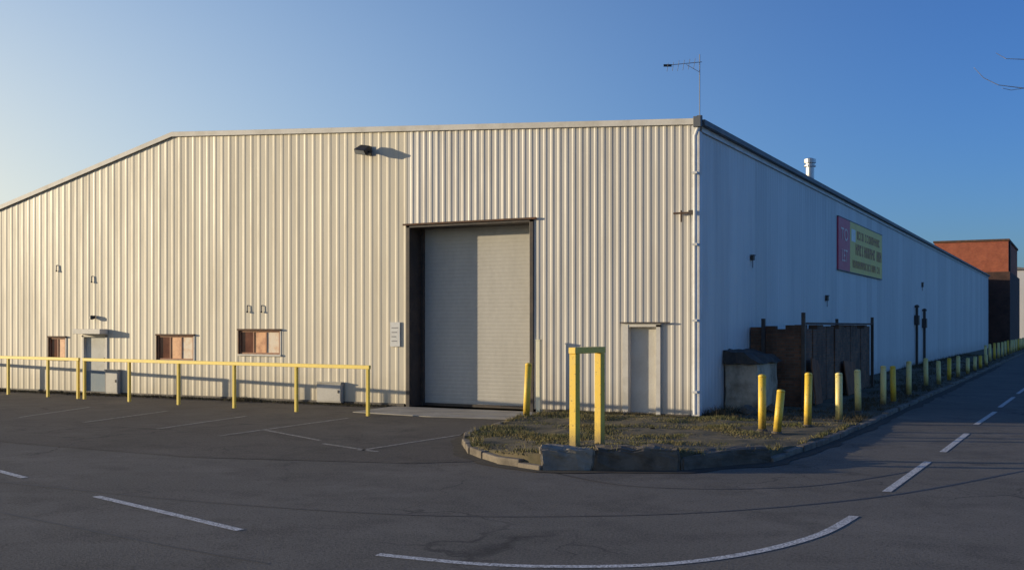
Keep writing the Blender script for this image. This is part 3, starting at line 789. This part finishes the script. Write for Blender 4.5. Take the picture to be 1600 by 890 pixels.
MB().add([(.2, -.2, 8.42), (.2, 45.2, 8.42), (-10, 45.2, 10), (-10, -.2, 10), (-20.2, -.2, 8.42), (-20.2, 45.2, 8.42)], [(0, 1, 2, 3), (3, 2, 5, 4), (0, 3, 4)]).build('roof', M['roof'], s2)

# ------------------------------------------------------------------ bare tree over the road, right
tb = Q(1755, 600, 20.0); tb = Vector((tb.x, tb.y, 0))
tr = thing('bare_tree', 'bare tree at the right whose thin twigs reach over the road', 'tree', tuple(tb))
def L_(px, py, D): return Q(px, py, D)-tb
MB().tube([(0, 0, -.1), (.03, .02, 1.5), (-.05, .05, 3.2), (.04, .1, 5.0), (.0, .15, 6.6), (.1, .2, 8.6)], [.2, .15, .13, .10, .07, .02], 12).build('trunk', M['bark'], tr, smooth=True)
cr = MB()
def limb(pts, r0, r1):
    n = len(pts); cr.tube(pts, [r0+(r1-r0)*i/(n-1) for i in range(n)], 6)
limb([Vector((.04, .1, 5.2)), L_(1690, 190, 20), L_(1640, 152, 20)], .04, .016)
limb([L_(1640, 152, 20), L_(1600, 138, 19.9), L_(1560, 133, 19.8), L_(1537, 122, 19.8), L_(1522, 106, 19.7)], .010, .004)
limb([Vector((0, .14, 6.2)), L_(1680, 110, 20), L_(1630, 92, 20)], .035, .014)
limb([L_(1630, 92, 20), L_(1600, 93, 20), L_(1572, 92, 20), L_(1556, 83, 20)], .010, .004)
limb([L_(1600, 138, 19.9), L_(1580, 141, 19.8), L_(1566, 138, 19.7)], .007, .004)
def grow(p, d, L, r, dep):
    q = p+d*L; m1 = p.lerp(q, .5)+Vector((random.uniform(-1, 1), random.uniform(-1, 1), random.uniform(-.4, 1)))*L*.06
    cr.tube([p, m1, q], [r, r*.8, r*.6], 5)
    if dep:
        for _ in range(3):
            nd = (d+Vector((random.uniform(-.8, .8), random.uniform(-.8, .8), random.uniform(-.1, .7)))*.9).normalized()
            if nd.x*RIGHT.x+nd.y*RIGHT.y < -.05: nd -= Vector((RIGHT.x, RIGHT.y, 0))*2*(nd.x*RIGHT.x+nd.y*RIGHT.y)
            grow(p.lerp(q, random.uniform(.55, 1)), nd.normalized(), L*.66, r*.55, dep-1)
for k in range(7):
    a = random.uniform(-1.2, 1.2); z = 4.2+k*.6
    d = Vector((RIGHT.x, RIGHT.y, 0))*math.cos(a)+Vector((FWD.x, FWD.y, 0))*math.sin(a)+Vector((0, 0, .7))
    grow(Vector((.02, .1, z)), d.normalized(), 1.7-.1*k, .05-.004*k, 3)
cr.build('crown', M['bark'], tr)

# ------------------------------------------------------------------ light, sky, camera
EL = R(7.5)
trv = Vector((.933*math.cos(EL), .359*math.cos(EL), -math.sin(EL)))
su = bpy.data.lights.new('sun', 'SUN'); su.energy = 5.0; su.angle = R(.5); su.color = (1.0, .83, .57)
so = bpy.data.objects.new('sun', su); COL.objects.link(so); so.rotation_euler = trv.to_track_quat('-Z', 'Y').to_euler(); so.location = (-40, -20, 20)
w = bpy.data.worlds.new('World'); scene.world = w; w.use_nodes = True
nt = w.node_tree; bg = nt.nodes['Background']; N = nt.nodes.new; LK = nt.links.new
sk = N('ShaderNodeTexSky'); sk.sky_type = 'NISHITA'; sk.sun_disc = False
sk.sun_elevation = EL; sk.sun_rotation = R(249); sk.air_density = 1.0; sk.dust_density = .6; sk.ozone_density = 3.5
tint = N('ShaderNodeMix'); tint.data_type = 'RGBA'; tint.blend_type = 'MULTIPLY'; tint.inputs[0].default_value = 1
LK(sk.outputs[0], tint.inputs[6]); tint.inputs[7].default_value = (.66, .90, 1.42, 1)
# low haze towards the sun, fading with height
tc = N('ShaderNodeTexCoord'); dt = N('ShaderNodeVectorMath'); dt.operation = 'DOT_PRODUCT'
LK(tc.outputs['Generated'], dt.inputs[0]); dt.inputs[1].default_value = tuple(-trv)
m1 = N('ShaderNodeMapRange'); LK(dt.outputs['Value'], m1.inputs[0]); m1.inputs[1].default_value = -.32; m1.inputs[2].default_value = 1.0
pw = N('ShaderNodeMath'); pw.operation = 'POWER'; LK(m1.outputs[0], pw.inputs[0]); pw.inputs[1].default_value = 1.6
sp = N('ShaderNodeSeparateXYZ'); LK(tc.outputs['Generated'], sp.inputs[0])
m2 = N('ShaderNodeMapRange'); LK(sp.outputs[2], m2.inputs[0]); m2.inputs[1].default_value = 0; m2.inputs[2].default_value = .55; m2.inputs[3].default_value = 1.9; m2.inputs[4].default_value = .05
ml = N('ShaderNodeMath'); ml.operation = 'MULTIPLY'; ml.use_clamp = True; LK(pw.outputs[0], ml.inputs[0]); LK(m2.outputs[0], ml.inputs[1])
hcol = N('ShaderNodeMix'); hcol.data_type = 'RGBA'; LK(ml.outputs[0], hcol.inputs[0]); hcol.inputs[6].default_value = (3.6, 5.7, 6.8, 1); hcol.inputs[7].default_value = (7.0, 6.5, 4.9, 1)
hz = N('ShaderNodeMix'); hz.data_type = 'RGBA'; LK(ml.outputs[0], hz.inputs[0]); LK(tint.outputs[2], hz.inputs[6]); LK(hcol.outputs[2], hz.inputs[7])
LK(hz.outputs[2], bg.inputs['Color']); bg.inputs['Strength'].default_value = .145
cam = bpy.data.cameras.new('camera'); co = bpy.data.objects.new('camera', cam); COL.objects.link(co)
co.location = (CP.x, CP.y, H); co.rotation_euler = (R(90), 0, TH)
cam.sensor_width = 36; cam.lens = F/1600*36; cam.shift_y = (HZ-445)/1600; cam.clip_end = 6000; cam.clip_start = .1
scene.camera = co
scene.view_settings.view_transform = 'Standard'; scene.view_settings.look = 'None'; scene.view_settings.exposure = 0
